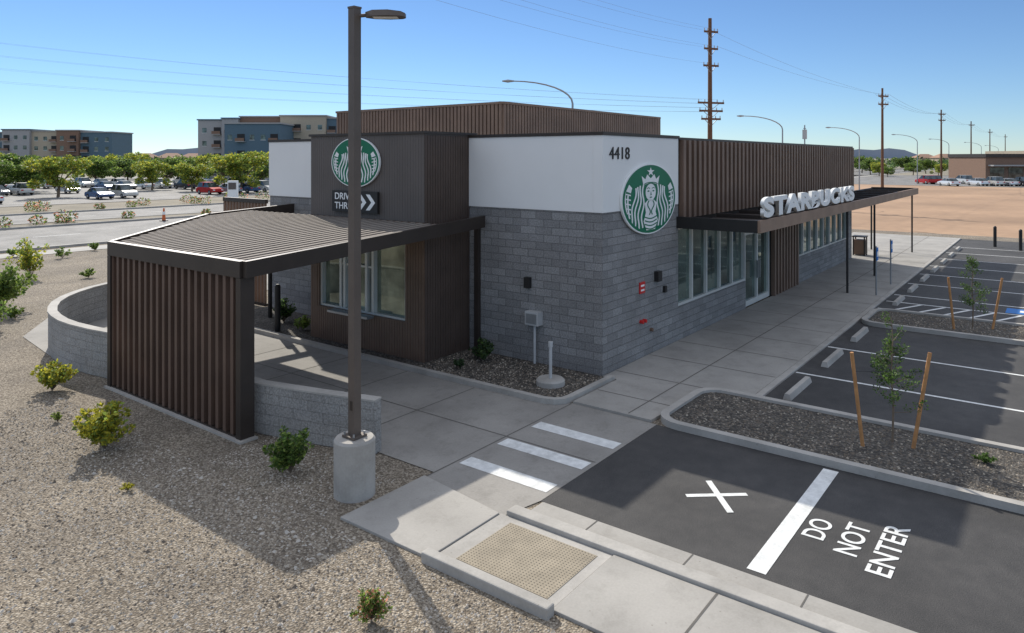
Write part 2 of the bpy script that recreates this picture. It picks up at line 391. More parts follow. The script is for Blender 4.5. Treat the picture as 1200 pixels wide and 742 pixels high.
g.box(4.3,31.45,-2.44,-2.362,3.34,3.68,m_tan); g.box(4.28,4.36,-2.36,-.0,3.34,3.68,m_black); g.box(31.37,31.44,-2.36,-.0,3.34,3.68,m_black)
for x in range(5,31,2): g.box(x,x+.08,-2.36,-.14,3.502,3.62,m_dbrown)
for x in (15.4,20.6,30.9): g.cyl((x,-2.2,.05),(x,-2.2,3.42),.045,.045,m_black,10)
g.box(26.45,31.3,-.13,-.03,3.36,3.64,m_black); g.cyl((30.9,-.1,.05),(30.9,-.1,3.36),.05,.05,m_black,10)
g.obj('entrance_canopy',cs)
text('STARBUCKS','storefront_lettering',(10.0,-2.4,3.99),(math.pi/2,0,0),10.9,.57,m_logow,cs,.05,.05,1.1)
g=B(); g.box(4.7,15.4,-2.35,-2.31,3.7,3.74,m_black)
g.obj('lettering_rail',cs)
text('4418','street_number',(.8,-.045,5.5),(math.pi/2,0,0),1.05,.31,m_black,cs,.01,.0,1.05)
g=B()
for x in (2.95,): g.box(x-.12,x+.12,-.13,-.0,1.98,2.26,m_black)
g.box(-.13,0,2.14,2.3,1.98,2.26,m_black)
g.box(1.93,2.23,-.03,-.001,1.77,2.07,m_red); g.box(1.98,2.18,-.035,-.031,1.95,2.0,m_logow); g.box(1.98,2.18,-.035,-.031,1.83,1.88,m_logow)
g.box(3.37,3.5,-.08,0,1.6,1.78,m_black); g.cyl((2.0,-.1,1.02),(2.0,0,1.02),.05,.05,m_red); g.cyl((2.17,-.1,1.02),(2.17,0,1.02),.05,.05,m_red); g.cyl((2.6,-.08,.7),(2.6,0,.7),.05,.05,m_brown)
g.obj('wall_fixtures',cs)
g=B(); g.box(-.22,0,1.78,2.2,1.05,1.4,m_grey); g.cyl((-.12,1.95,.05),(-.12,1.95,1.05),.035,.035,m_grey); g.box(-.24,-.22,1.83,2.15,1.1,1.35,m_steel)
g.obj('electrical_box',cs)
g=B(); g.box(-.14,-.02,3.86,4.0,.05,3.7,m_dbrown); g.obj('downspout_post',cs)
g=B(); g.box(-1.90,-1.83,5.98,7.90,3.86,4.46,m_black); g.obj('drive_through_sign_panel',cs)
text('DRIVE\nTHRU','drive_through_sign_text',(-1.905,7.38,4.16),(math.pi/2,0,-math.pi/2),.78,.46,m_logow,cs,.004,.01)
g=B()
for k in range(2):
    y=6.80-k*.36
    g.add([(-1.906,y,4.16+.22),(-1.906,y-.16,4.16+.22),(-1.906,y-.38,4.16),(-1.906,y-.22,4.16)],[(0,1,2,3)],m_logow)
    g.add([(-1.906,y,4.16-.22),(-1.906,y-.16,4.16-.22),(-1.906,y-.38,4.159),(-1.906,y-.22,4.159)],[(3,2,1,0)],m_logow)
g.obj('chevrons',cs)

def logo(name,o,ux,uy,nn,ru,rv,parent):
    o=Vector(o);ux=Vector(ux);uy=Vector(uy);nn=Vector(nn)
    g=B()
    def P(u,v,l): return o+ux*(u*ru)+uy*(v*rv)+nn*(.06+.004*l)
    def poly(pts,l,mat):
        c=[]
        for u,v in pts:
            r=math.hypot(u,v)
            if r>.90 and mat is m_logow and l>1: u,v=u*.90/r,v*.90/r
            c.append(P(u,v,l))
        g.add(c,[tuple(range(len(c)))],mat)
    circ=lambda r,n=64:[(r*math.cos(2*math.pi*i/n),r*math.sin(2*math.pi*i/n)) for i in range(n)]
    n=64; c=circ(1.0); vs=[P(u,v,0) for u,v in c]+[P(u,v,0)-nn*.055 for u,v in c]
    g.add(vs,[tuple(range(n)),tuple(range(n,2*n))[::-1]]+[(i,(i+1)%n,n+(i+1)%n,n+i) for i in range(n)],m_logow)
    poly(circ(.965),1,m_green)
    def strip(f,w,t0,t1,l,mat,n=18):
        for i in range(n):
            a=t0+(t1-t0)*i/n; b=t0+(t1-t0)*(i+1)/n
            (x1,y1),(x2,y2)=f(a),f(b); w1,w2=(w(a),w(b)) if callable(w) else (w,w)
            dx,dy=x2-x1,y2-y1; L=math.hypot(dx,dy) or 1; nx,ny=-dy/L,dx/L
            poly([(x1+nx*w1,y1+ny*w1),(x1-nx*w1,y1-ny*w1),(x2-nx*w2,y2-ny*w2),(x2+nx*w2,y2+ny*w2)],l,mat)
    for s in (1,-1):
        for k in range(4):
            strip(lambda t,s=s,k=k:(s*(.25+.09*k+.22*t*(k*.25+.3)+.035*math.sin(t*11+k)),.42-.03*k-1.28*t),.024,0,.95,2,m_logow)
        for k in range(2):
            strip(lambda t,s=s,k=k:(s*(.74+.09*k+.06*math.sin(t*2.6)),-.50+.12*k+.8*t),.024,0,.8,2,m_logow)
        for k in range(5):
            y=-.40+k*.13; poly([(s*.7,y),(s*.88,y+.05),(s*.88,y+.08),(s*.7,y+.04)],2.5,m_logow)
        poly([(s*.70,.20),(s*.86,.26),(s*.76,.44),(s*.66,.34)],3,m_logow)
    poly([(-.27,.40),(-.33,.66),(-.20,.56),(-.13,.70),(0,.58),(.13,.70),(.20,.56),(.33,.66),(.27,.40),(0,.47)],3,m_logow)
    st=[]
    for i in range(10):
        r=.14 if i%2==0 else .055; t=math.pi/2+i*math.pi/5; st.append((r*math.cos(t),.77+r*math.sin(t)))
    for i in range(10): poly([(0,.77),st[i],st[(i+1)%10]],3,m_logow)
    strip(lambda t:(.24*math.cos(t),.41+.06*math.sin(t)),.012,math.pi,0,4,m_green)
    poly([(.19*math.cos(t/20*2*math.pi),.19+.24*math.sin(t/20*2*math.pi)) for t in range(20)],3,m_logow)
    for s in (1,-1):
        poly([(s*.04,.22),(s*.09,.25),(s*.14,.22),(s*.09,.2)],4,m_green)
        strip(lambda t,s=s:(s*(.04+.1*t),.29+.03*math.sin(t*3)),.010,0,1,4,m_green,5)
    poly([(-.0,.24),(.03,.10),(-.02,.10)],4,m_green); poly([(-.06,.05),(0,.065),(.06,.05),(0,.02)],4,m_green)
    poly([(-.11,-.03),(-.22,-.12),(-.18,-.38),(-.26,-.62),(-.16,-.88),(.16,-.88),(.26,-.62),(.18,-.38),(.22,-.12),(.11,-.03)],3,m_logow)
    for k in range(4):
        y=-.5-k*.1; strip(lambda t,y=y:(-.22+.44*t,y-.06*math.sin(t*math.pi)),.016,0,1,4,m_green,8)
    for s in (1,-1): strip(lambda t,s=s:(s*(.07+.05*math.sin(t*6)),-.05-.4*t),.018,0,1,4,m_green,10)
    return g.obj(name,parent)
logo('round_logo_sign',(2.42,-.03,4.29),(1,0,0),(0,0,1),(0,-1,0),1.62,.95,cs)
logo('round_logo_sign_tower',(-1.82,6.93,5.27),(0,-1,0),(0,0,1),(-1,0,0),1.02,.70,cs)

# ------------------------------------------------------------ drive-through canopy
dc=E('drive_through_canopy')
zt=lambda x,y=0:3.43+.052*(x+7.6)
g=B()
out=[(-7.6,3.4),(-.15,3.65),(-.1,12.2),(-3.2,12.3),(-7.6,8.95)]
def beam(p,q,w=.12,h=.32):
    d=(Vector(q)-Vector(p)).normalized(); n=Vector((-d.y,d.x))*w/2
    pts=[(p[0]+n.x,p[1]+n.y),(p[0]-n.x,p[1]-n.y),(q[0]-n.x,q[1]-n.y),(q[0]+n.x,q[1]+n.y)]
    g.prism(pts,lambda x,y:zt(x)-h,lambda x,y:zt(x),m_dbrown)
beam(out[0],out[1]); beam((-7.6,3.47),(-7.6,8.95)); beam((-7.55,9.0),out[3]); beam((-3.1,12.3),out[2])
g.obj('perimeter_beams',dc)
g=B(); ins=[(-7.53,3.48),(-1.83,3.66),(-1.83,12.22),(-3.2,12.22),(-7.53,8.9)]
g.prism(ins,lambda x,y:zt(x)-.15,lambda x,y:zt(x)-.12,m_deck)
y=3.75
while y<12.1:
    x0=-7.5 if y<8.75 else -7.5+(y-8.75)*1.29
    g.prism([(x0,y),(-1.86,y),(-1.86,y+.11),(x0,y+.11)],lambda x,y:zt(x)-.118,lambda x,y:zt(x)-.03,m_rib)
    y+=.27
g.obj('roof_deck',dc)
g=B()
y=3.75
while y<8.8:
    g.box(-7.62,-7.44,y,y+.10,.06,3.12,m_scrslat); y+=.262
g.box(-7.66,-7.36,3.44,3.6,0,3.10,m_dbrown); g.box(-7.66,-7.4,8.8,8.95,0,3.10,m_dbrown); g.box(-7.64,-7.42,3.6,8.8,.0,.058,m_dbrown)
g.box(-7.72,-7.34,3.35,9.0,-.05,.03,m_conc2)
g.obj('slatted_screen',dc)
g=B(); g.cyl((-1.06,12.15,0),(-1.06,12.15,3.6),.07,.07,m_black); g.cyl((-3.1,12.1,0),(-3.1,12.1,3.4),.06,.06,m_black); g.obj('posts',dc)
g=B(); g.box(-.1,.02,13.85,16.6,3.75,3.9,m_dbrown); g.box(-.1,.02,13.85,16.6,.05,.15,m_dbrown)
y=13.9
while y<16.6: g.box(-.08,.0,y,y+.09,.15,3.75,m_slat); y+=.2
g.obj('slatted_fence')
arc=[(-7.1,8.9),(-7.26,9.6),(-7.38,10.4),(-7.45,11.3),(-7.43,12),(-7.33,12.7),(-7.17,13.4),(-6.9,14.1),(-6.55,14.8),(-6.05,15.5),(-5.5,16.05),(-4.8,16.6),(-4,17),(-3.2,17.3),(-2.3,17.55),(-.5,17.7)]
g=B(); g.wall(arc,.2,0,1.1,m_lowwall); g.wall(arc,.24,1.102,1.14,m_conc2); g.obj('curved_low_wall')
w2=[(-7.1,8.88),(-7.1,3.6),(-6.75,2.2),(-6.4,1.0)]
g=B(); g.wall(w2,.2,0,.95,m_lowwall); g.wall(w2,.23,.952,.985,m_conc2); g.obj('low_block_wall')
g=B(); g.cyl((-2.06,10.3,0),(-2.06,10.3,1.45),.09,.09,m_black,14); g.cyl((-2.06,10.3,1.45),(-2.06,10.3,1.5),.09,.05,m_black,14); g.obj('bollard')

# ------------------------------------------------------------ lamp
L=E('parking_lot_lamp',(-7.74,.09,0))
g=B(); n=40; g.cyl((0,0,-.05),(0,0,.87),.33,.33,m_conc2,n); g.cyl((0,0,.87),(0,0,.91),.33,.30,m_conc2,n); g.obj('concrete_pier',L)
g=B(); g.box(-.14,.14,-.14,.14,.911,.95,m_pole)
for a in(-.11,.11):
    for b_ in(-.11,.11): g.cyl((a,b_,.95),(a,b_,1.0),.018,.018,m_steel,6)
g.box(-.072,.072,-.072,.072,.95,7.8,m_pole); g.box(-.08,.08,-.08,.08,7.8,7.83,m_pole); g.box(-.076,-.0725,-.03,.03,1.35,1.5,m_dbrown); g.obj('pole',L)
g=B(); r=Vector((.6046,-.7965,0))
g.cyl(Vector((0,0,7.68)),r*.25+Vector((0,0,7.7)),.03,.03,m_pole)
q=Vector((.7965,.6046,0))
def hp(u,w,z): v=r*u+q*w; return (v.x,v.y,z)
sec=[(.18,.05,.05),(.30,.15,.07),(.55,.19,.07),(.76,.15,.05),(.82,.07,.03)]
vs=[];fs=[]
for u,w,h in sec: vs+=[hp(u,-w,7.66),hp(u,w,7.66),hp(u,w*.8,7.66+h+.03),hp(u,-w*.8,7.66+h+.03)]
for i in range(4):
    for k in range(4): fs.append((4*i+k,4*i+(k+1)%4,4*i+4+(k+1)%4,4*i+4+k))
fs+=[(0,3,2,1),(16,17,18,19)]
g.add(vs,fs,m_pole); g.add([hp(.3,-.1,7.655),hp(.3,.1,7.655),hp(.7,.1,7.655),hp(.7,-.1,7.655)],[(3,2,1,0)],m_logow)
g.obj('lamp_head',L)
v=E('vent_pipe',(-1.32,.64,.04)); g=B(); g.cyl((0,0,0),(0,0,.12),.34,.34,m_conc2,28); g.cyl((0,0,.12),(0,0,.16),.34,.3,m_conc2,28); g.obj('concrete_base',v)
g=B(); g.cyl((0,0,.16),(0,0,.95),.04,.04,m_grey); g.cyl((0,0,.9),(0,0,1.02),.055,.055,m_grey); g.obj('pipe',v)
t=E('litter_bin',(27.9,-.1,.05)); g=B(); g.box(-.3,.3,-.3,.3,.05,.85,m_brown); g.box(-.34,.34,-.34,.34,1.0,1.06,m_black)
for a in(-.28,.28):
    for b_ in(-.28,.28): g.box(a-.03,a+.03,b_-.03,b_+.03,0,1.0,m_black)
for k in range(6): g.box(-.27+k*.1,-.22+k*.1,-.32,-.301,.1,.8,m_dbrown)
g.obj('body',t)
for x in (15.6,18.6):
    t=E('parking_sign',(x,-3.2,.05)); g=B(); g.cyl((0,0,0),(0,0,1.9),.03,.03,m_steel); g.obj('post',t)
    g=B(); g.box(-.16,.16,-.05,-.032,1.35,1.85,m_blue); g.box(-.1,.1,-.055,-.051,1.5,1.7,m_logow); g.obj('panel',t)

# ------------------------------------------------------------ plants
def leafcloud(g,cl,n,s,mats,up=.3):
    for i in range(n):
        (cx,cy,cz,rx,rz)=random.choice(cl)
        while 1:
            a,b_,c=U(-1,1),U(-1,1),U(-1,1); q=a*a+b_*b_+c*c
            if .15<q<1: break
        p=Vector((cx+a*rx,cy+b_*rx,cz+c*rz))
        d=Vector((a,b_,abs(c)*up+U(-.5,.8))).normalized(); w=d.orthogonal().normalized()
        w=Matrix.Rotation(U(0,6.28),3,d)@w; L=s*U(.6,1.4)
        g.add([p-w*L*.35,p+d*L*.6,p+w*L*.35,p-d*L*.6],[(0,1,2,3)],random.choice(mats))
def shrub(name,x,y,w,h,mats,n=900,leaf=.05,z0=0,stems=26):
    e=E(name,(x,y,z0)); g=B(); cl=[]
    for i in range(stems):
        a=U(0,6.28); r=U(.15,1)*w/2; hh=h*U(.45,1)*(1-.25*(r/(w/2)))
        tip=(r*math.cos(a),r*math.sin(a),hh); mid=(tip[0]*.45,tip[1]*.45,hh*.6)
        g.tube([(0,0,0),mid,tip],.009,m_bark,4,.004)
        for k in (.5,.75,1.0): cl.append((tip[0]*k,tip[1]*k,max(.05,hh*(k*.8+.18)),w*.09,h*.11))
    g.obj('stems',e); g=B(); leafcloud(g,cl,n,leaf,mats); g.obj('leaves',e)
shrub('desert_shrub',-9.35,5.2,1.1,.85,[m_leafy,m_leafy,m_leafb],2200,.07)
shrub('desert_shrub',-8.55,9.7,1.0,.7,[m_leafy,m_leafy,m_leafb],1400,.07)
shrub('desert_shrub',-7.9,1.55,.85,.85,[m_leafg,m_leafg,m_leafb],3000,.055)
shrub('flowering_shrub',-9.75,-2.55,.5,.38,[m_leafg,m_leafb,m_leafb,m_flower],1300,.036)
shrub('desert_shrub',-9.9,3.1,.22,.15,[m_leafy],200,.035,stems=8)
shrub('desert_shrub',-9.3,7.4,.3,.2,[m_leafb],250,.035,stems=8)
shrub('desert_shrub',-6.0,21.0,2.0,1.7,[m_leafb,m_leafb,m_leafg],1800,.11)
shrub('desert_shrub',-7.6,17.6,1.4,1.2,[m_leafb,m_leafg],1100,.10)
shrub('desert_shrub',-2.6,28,1.9,1.8,[m_leafy,m_leafb],1100,.12)
for x,y,w in ((-6.2,19,.7),(-1,26,.7),(1,34,.9),(-4,31,.6),(4,30,.7),(-4.5,24,.6),(6,36.5,.9),(-9,14,.6),(2,27,.8),(8,33,.8),(-.5,36.5,.8),(3.5,36,.7)): shrub('desert_shrub',x,y,w,w*.7,[m_leafg,m_leafb],300,.09,stems=12)
shrub('planter_shrub',-.75,3.2,.7,.6,[m_leafd,m_leafd,m_leafg],1100,.07,.05)
shrub('planter_shrub',-1.7,3.2,.4,.3,[m_leafd],300,.06,.05,10)
shrub('planter_shrub',-.4,-7.9,.35,.22,[m_leafg],450,.04,.07,12)
shrub('planter_shrub',-1.2,11.2,.9,.8,[m_leafg,m_leafd],900,.07,.05)
shrub('planter_shrub',-1.5,9.8,.6,.5,[m_leafb],500,.07,.05)
def sapling(x,y,h,nl,stk):
    e=E('young_tree',(x,y,.07)); g=B()
    g.tube([(0,0,0),(.02,-.01,h*.3),(-.03,.02,h*.55),(.02,0,h*.8),(0,.02,h)],.022,m_bark,7,.006)
    cl=[]
    for i in range(30):
        z=h*U(.22,.92); a=U(0,6.28); l=U(.2,.55)*(1.2-z/h*.7)
        p2=(l*math.cos(a),l*math.sin(a),z+U(.05,.3))
        g.tube([(0,0,z),(p2[0]*.5,p2[1]*.5,z+.08),p2],.008,m_bark,4,.003)
        for k in (.45,.75,1): cl.append((p2[0]*k,p2[1]*k,z+(p2[2]-z)*k,.08,.10))
    g.obj('trunk',e); g=B(); leafcloud(g,cl,nl,.038,[m_leafg,m_leafg,m_leafd]); g.obj('leaves',e)
    for a,b_ in stk:
        g=B(); g.cyl(a,b_,.035,.033,m_wood,8); g.obj('stake',e)
    g=B()
    for a,b_ in stk:
        g.tube([(a[0]*.2+b_[0]*.8,a[1]*.2+b_[1]*.8,b_[2]*.8),(0,0,b_[2]*.75)],.006,m_black,4)
    g.obj('ties',e)
sapling(-.35,-6.45,2.35,2200,[((-.55,.4,-.05),(-.75,.55,1.75)),((-.1,-.35,-.05),(.1,-.6,1.75))])
sapling(11.3,-6.75,2.2,2000,[((-.5,.45,-.05),(-.55,.6,1.6)),((.2,-.5,-.05),(.3,-.75,1.6))])

def tree_mesh(i,mats):
    g=B(); g.tube([(0,0,0),(.1,0,1.0),(0,.1,2.0)],.16,m_bark,6,.09); cl=[]
    for k in range(22):
        a=U(0,6.28); r=U(.2,2.6); z=U(1.7,4.6)-.25*max(0,r-1.5); p=(r*math.cos(a),r*math.sin(a),z)
        g.tube([(0,.1,1.4),(p[0]*.5,p[1]*.5,z*.7),p],.06,m_bark,4,.02)
        cl.append((*p,U(.6,1.1),U(.45,.85)))
    leafcloud(g,cl,4200,.26,mats)
    o=g.obj('tree_src'); me=o.data; bpy.data.objects.remove(o); return me
TM=[tree_mesh(0,[m_leafg,m_leafb]),tree_mesh(1,[m_leafb,m_leafb,m_leafy]),tree_mesh(2,[m_leafg,m_leafd,m_leafb])]
def tree(b,d,s,k,name='shade_tree'):
    x,y=at(b,d); o=bpy.data.objects.new(name,TM[k]); o.location=(x,y,-.05); o.scale=(s*1.25,s*1.25,s); o.rotation_euler=(0,0,U(0,6)); sc.collection.objects.link(o)
for b,d,s,k in ((20,118,1.25,2),(-15,108,1.1,0),(68,100,1.1,1),(112,140,1.1,0),(150,150,1.1,2),(195,135,1.1,0),(240,160,1.2,1),(282,112,1.2,1),(262,150,1.2,0),(305,138,1.15,2),(178,122,.95,1),(45,150,1.2,2),(215,170,1.2,0),(90,180,1.2,2),(5,170,1.3,1),(135,190,1.2,0),(250,190,1.2,2),(330,180,1.3,0),(225,118,.9,1),(38,112,1.0,0),(-40,125,1.2,1),(120,165,1.2,1),(165,185,1.3,1),(310,165,1.4,1),(345,150,1.3,0),(290,185,1.4,2)):
    tree(b,d,s,k)
for b,d,s,k in ((1020,230,1,2),(1085,250,1,0),(1120,240,1,2),(1150,260,1.1,2),(1010,260,1.2,0),(1060,290,1.2,2),(1190,280,1.1,0),(1040,205,.6,0),(1030,215,.8,1),(1070,225,.8,0),(1100,220,.7,1),(1135,215,.7,0)):
    tree(b,d,s,k)
g=B()
cl=[]
for i in range(520):
    x,y=at(U(-80,1300),U(280,420)); cl.append((x,y,U(1,4.5),3.2,2.2))
leafcloud(g,cl,18000,1.2,[m_leafd,m_leafg]); g.obj('distant_trees')
g=B(); cl=[]
for i in range(75):
    x=U(-40,70); y=random.choice((U(54.6,56.6),U(69.5,76),U(69.5,76))); h=U(.3,.7); cl.append((x,y,h*.8,h*1.3,h))
leafcloud(g,cl,12000,.16,[m_leafg,m_leafb,m_leafd,m_flower]); g.obj('roadside_shrubs')

# ------------------------------------------------------------ roads and left background
g=B(); g.rect(-200,400,39.3,54,.0,m_road); g.rect(-200,400,57.2,69,.0,m_road); 
for k in range(60): g.rect(-100+k*8,-97+k*8,46.5,46.65,.012,m_paint); g.rect(-100+k*8,-97+k*8,63,63.15,.012,m_paint)
g.obj('road')
g=B(); g.box(-200,400,39.0,39.29,-.05,.13,m_conc2); g.box(-200,400,54.02,54.25,-.05,.15,m_conc2); g.box(-200,400,56.95,57.18,-.05,.15,m_conc2); g.box(-200,400,69.02,69.3,-.05,.15,m_conc2)
g.rect(-200,400,36.2,38.2,.01,m_conc); g.obj('road_kerbs')
g=B(); g.rect(-200,400,54.25,56.95,.1,m_grass); g.rect(-200,400,69.3,82,.06,m_grass); g.obj('roadside_soil')
g=B(); g.rect(-120,260,84,200,-.02,m_road); g.obj('far_parking_lot')
g=B(); g.sheet([at(990,150),at(1400,118),at(1400,200),at(990,230)],.0,m_road); g.obj('cross_road')

def car_mesh(col,suv):
    g=B(); W=.9; 
    zh=.95 if not suv else 1.05; zr=1.45 if not suv else 1.75
    prof=[(-2.3,.4),(-2.28,.75),(-2.1,zh-.05),(-1.5,zh),(1.2,zh),(2.1,zh-.18),(2.3,.7),(2.3,.4),(1.9,.28),(-1.9,.28)]
    n=len(prof)
    vs=[(x,-W,z) for x,z in prof]+[(x,W,z) for x,z in prof]
    vs=[(x,y*(1-.06*(z>.8)),z) for x,y,z in vs]
    g.add(vs,[tuple(range(n)),tuple(range(n,2*n))[::-1]]+[(i,n+i,n+(i+1)%n,(i+1)%n) for i in range(n)],col)
    c0=[(-2.0 if suv else -1.75,zh),(-1.8 if suv else -1.1,zr),(.35,zr),(1.15,zh)]
    vs=[(x,s*(W*.93 if z==zh else W*.72),z) for s in(-1,1) for x,z in c0]
    g.add(vs,[(0,1,2,3),(7,6,5,4),(0,4,5,1),(2,6,7,3)],m_glassd); g.add(vs,[(1,5,6,2)],col)
    g.box(c0[1][0]+.05,c0[2][0]-.05,-W*.7,W*.7,zr,zr+.03,col)
    for s in(-1,1): g.box(-.49,-.41,s*W*.83-.08,s*W*.83+.08,zh-.02,zr-.05,col)
    for x in(-1.4,1.4):
        for s in(-1,1):
            g.cyl((x,s*(W-.18),.33),(x,s*(W+.02),.33),.33,.33,m_rubber,16); g.cyl((x,s*(W+.02),.33),(x,s*(W+.035),.33),.19,.17,m_steel,10)
    for s in(-1,1):
        g.box(2.24,2.31,s*.65-.16,s*.65+.16,.6,.74,m_logow); g.box(-2.31,-2.24,s*.65-.14,s*.65+.14,.68,.84,m_red)
    o=g.obj('car_src'); me=o.data; bpy.data.objects.remove(o); return me
CM=[car_mesh(M('car_paint_%d'%i,c,.25,.03,1,5,0,.3),i%2) for i,c in enumerate([(.7,.7,.7),(.03,.03,.035),(.3,.31,.33),(.45,.02,.02),(.05,.09,.2),(.62,.6,.56)])]
def car(x,y,rz,k):
    o=bpy.data.objects.new('parked_car',CM[k]); o.location=(x,y,0); o.rotation_euler=(0,0,rz); sc.collection.objects.link(o)
for row,(y,x0,x1) in enumerate(((92,6,66),(112,10,75),(118,12,78),(134,12,85))):
    x=x0
    while x<x1:
        if R()<.6: car(x,y,math.pi/2*(1 if R()<.5 else -1),random.choice((0,1,2,2,4,5,5,0,3)))
        x+=3.1
for b,d,k in ((1085,150,3),(1092,151,3),(1112,140,0),(1128,152,5),(1146,141,0),(1163,140,5),(1180,139,0),(1197,138,1),(1214,137,2),(1240,136,0)):
    x,y=at(b,d); car(x,y,RZ+math.pi*(.5+.03*R()),k)

def apartment(b,d,segs,name):
    x,y=at(b,d); e=E(name,(x,y,0),RZ)
    for i,(x0,x1,h,dep,mat,fl) in enumerate(segs):
        g=B(); y0=-dep; g.box(x0,x1,y0,14,0,h,mat); g.box(x0-.3,x1+.3,y0-.3,14.3,h+.01,h+.4,m_gst if mat!=m_gst else m_blst)
        nx=max(1,int((x1-x0)/3.2)); fh=(h-.8)/fl
        for k in range(fl):
            for j in range(nx):
                cx=x0+(j+.5)*(x1-x0)/nx; z=k*fh+1.0
                if (j+i)%3==1:
                    g.box(cx-1.1,cx+1.1,y0-.06,y0-.02,z-.4,z+1.7,m_black); g.box(cx-1.3,cx+1.3,y0-1.3,y0-.07,z-.6,z-.4,m_gst)
                    g.box(cx-1.3,cx+1.3,y0-1.3,y0-1.2,z-.4,z+.5,m_brst)
                else:
                    g.box(cx-.65,cx+.65,y0-.05,y0-.02,z,z+1.5,m_glassd); g.box(cx-.75,cx+.75,y0-.1,y0-.051,z-.12,z-.02,m_logow)
        g.obj('wing_%d'%i,e)
apartment(-40,265,[(0,14,14.5,0,m_blst,4),(14.02,24,15.5,1.2,m_gst,4),(24.02,34,15,0,m_tanst,4),(34.02,42,15.2,1.5,m_brst,4),(42.02,53.5,14.6,.2,m_blst,4)],'apartment_building')
apartment(232,225,[(0,8,17,0,m_gst,4),(8.02,13,17.4,1.5,m_gst,4),(13.02,26,18,0,m_brst,4),(26.02,40,18.2,1.6,m_tanst,4),(40.02,60,17.5,.2,m_blst,4)],'apartment_building')
apartment(263,210,[(0,16,15.2,0,m_blst,3)],'apartment_building')
for b,d in ((137,330),(165,345),(196,335),(222,350),(1088,420),(1112,400)):
    x,y=at(b,d); e=E('suburban_house',(x,y,0),RZ); g=B(); g.box(-5,5,0,9,0,5.4,m_tanst)
    g.add([(-5.6,-.6,5.4),(5.6,-.6,5.4),(5.6,9.6,5.4),(-5.6,9.6,5.4),(-2.5,4.5,7.6),(2.5,4.5,7.6)],[(0,1,5,4),(1,2,5),(2,3,4,5),(3,0,4)],m_tile)
    for k in (-3,0,3): g.box(k-.7,k+.7,-.05,-.01,3.4,4.6,m_glassd)
    g.obj('shell',e)
x,y=at(1155,165); e=E('retail_building',(x,y,0),RZ)
g=B(); g.box(0,40,0,14,0,5.5,m_brst); g.box(-.2,9,-.4,14,5.502,6.3,m_dbrown); g.box(9.02,14,-.3,14,5.502,7.0,m_tanst); g.box(14.02,40,-.2,14,5.502,6.0,m_brst)
for k in range(9): g.box(1+k*4.2,4.2+k*4.2,-.06,-.02,.4,3.2,m_glassd); 
g.box(.5,39,-2,-.07,3.5,3.8,m_gst); g.obj('shell',e)
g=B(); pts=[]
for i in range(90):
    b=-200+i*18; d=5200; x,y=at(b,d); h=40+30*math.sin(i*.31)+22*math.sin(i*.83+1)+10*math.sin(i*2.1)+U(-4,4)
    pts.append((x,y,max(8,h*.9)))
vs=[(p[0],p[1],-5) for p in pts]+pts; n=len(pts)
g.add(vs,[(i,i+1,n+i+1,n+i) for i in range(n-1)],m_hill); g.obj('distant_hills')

# ------------------------------------------------------------ poles
def street_lamp(b,d,h,arm,name='street_lamp'):
    x,y=at(b,d); e=E(name,(x,y,0)); g=B()
    g.cyl((0,0,0),(0,0,.25),.25,.22,m_conc2); g.cyl((0,0,.25),(0,0,h-1.6),.11,.075,m_steel,10)
    l=Vector((-.6046,.7965,0)); pts=[]
    for k in range(9):
        t=k/8*math.pi/2; pts.append(l*(arm*(1-math.cos(t))) + Vector((0,0,h-1.6+1.6*math.sin(t))))
    g.tube(pts,.07,m_steel,8,.045); p=pts[-1]
    g.obj('pole',e); g=B(); g.cyl(p+l*-.1,p+l*.35,.06,.12,m_steel,10); g.cyl(p+l*.35,p+l*.75,.12,.05,m_steel,10); g.obj('lamp_head',e)
for b,d,h,a in ((671,52,10.9,4.3),(917,85,10.3,4.6),(1007,115,10.2,4.6),(1075,150,10.2,4.6),(1112,190,10.3,4.6),(1150,240,10.5,5),(1170,300,10.5,5)): street_lamp(b,d,h,a)
def power_pole(b,d,h,arms,name='power_pole'):
    x,y=at(b,d); e=E(name,(x,y,0),RZ+.35); g=B(); g.cyl((0,0,0),(0,0,h),.30*h/20,.19*h/20,m_pwood,10); g.obj('pole',e)
    g=B()
    for z,w in arms:
        g.box(-w,w,-.28,-.16,z-.12,z+.12,m_pwood)
        for s in(-1,-.5,.5,1): g.cyl((s*w*.95,-.22,z+.12),(s*w*.95,-.22,z+.42),.07,.05,m_grey,6)
        g.cyl((w*.6,-.2,z-.1),(0,-.2,z-.9),.04,.04,m_steel,6); g.cyl((-w*.6,-.2,z-.1),(0,-.2,z-.9),.04,.04,m_steel,6)
    g.obj('crossarms',e); return Vector((x,y,0))
A1=power_pole(832,90,22.7,((21,1.0),(18.9,1.0),(16.8,1.1),(12.2,1.9),(11.2,1.7),(10.2,1.4)))
A2=power_pole(1034,125,17.4,((16,1.1),(14.6,1.1)))
A3=power_pole(1103,190,18.0,((16.8,1.2),(15.2,1.2)))
A4=power_pole(1138,262,18.6,((17.2,1.4),)); A5=power_pole(1160,330,18.5,((17,1.4),)); A6=power_pole(1178,420,19,((17.5,1.4),))
g=B()
def wire(p,q,sag,r=.02):
    p=Vector(p);q=Vector(q); pts=[p.lerp(q,k/14)-Vector((0,0,sag*4*(k/14)*(1-k/14))) for k in range(15)]
    g.tube(pts,r,m_steel,4)
def off(P,o,z): return P+Vector((.6046*o,-.7965*o,z))
for o in (-1.2,0,1.2):
    for a,b_,za,zb in ((A2,A3,16.3,17.1),(A3,A4,17.1,17.5),(A4,A5,17.5,17.3),(A5,A6,17.3,17.8)): wire(off(a,o,za),off(b_,o,zb),1.2,.018)
x,y=at(330,36); Q=Vector((x,y,0))
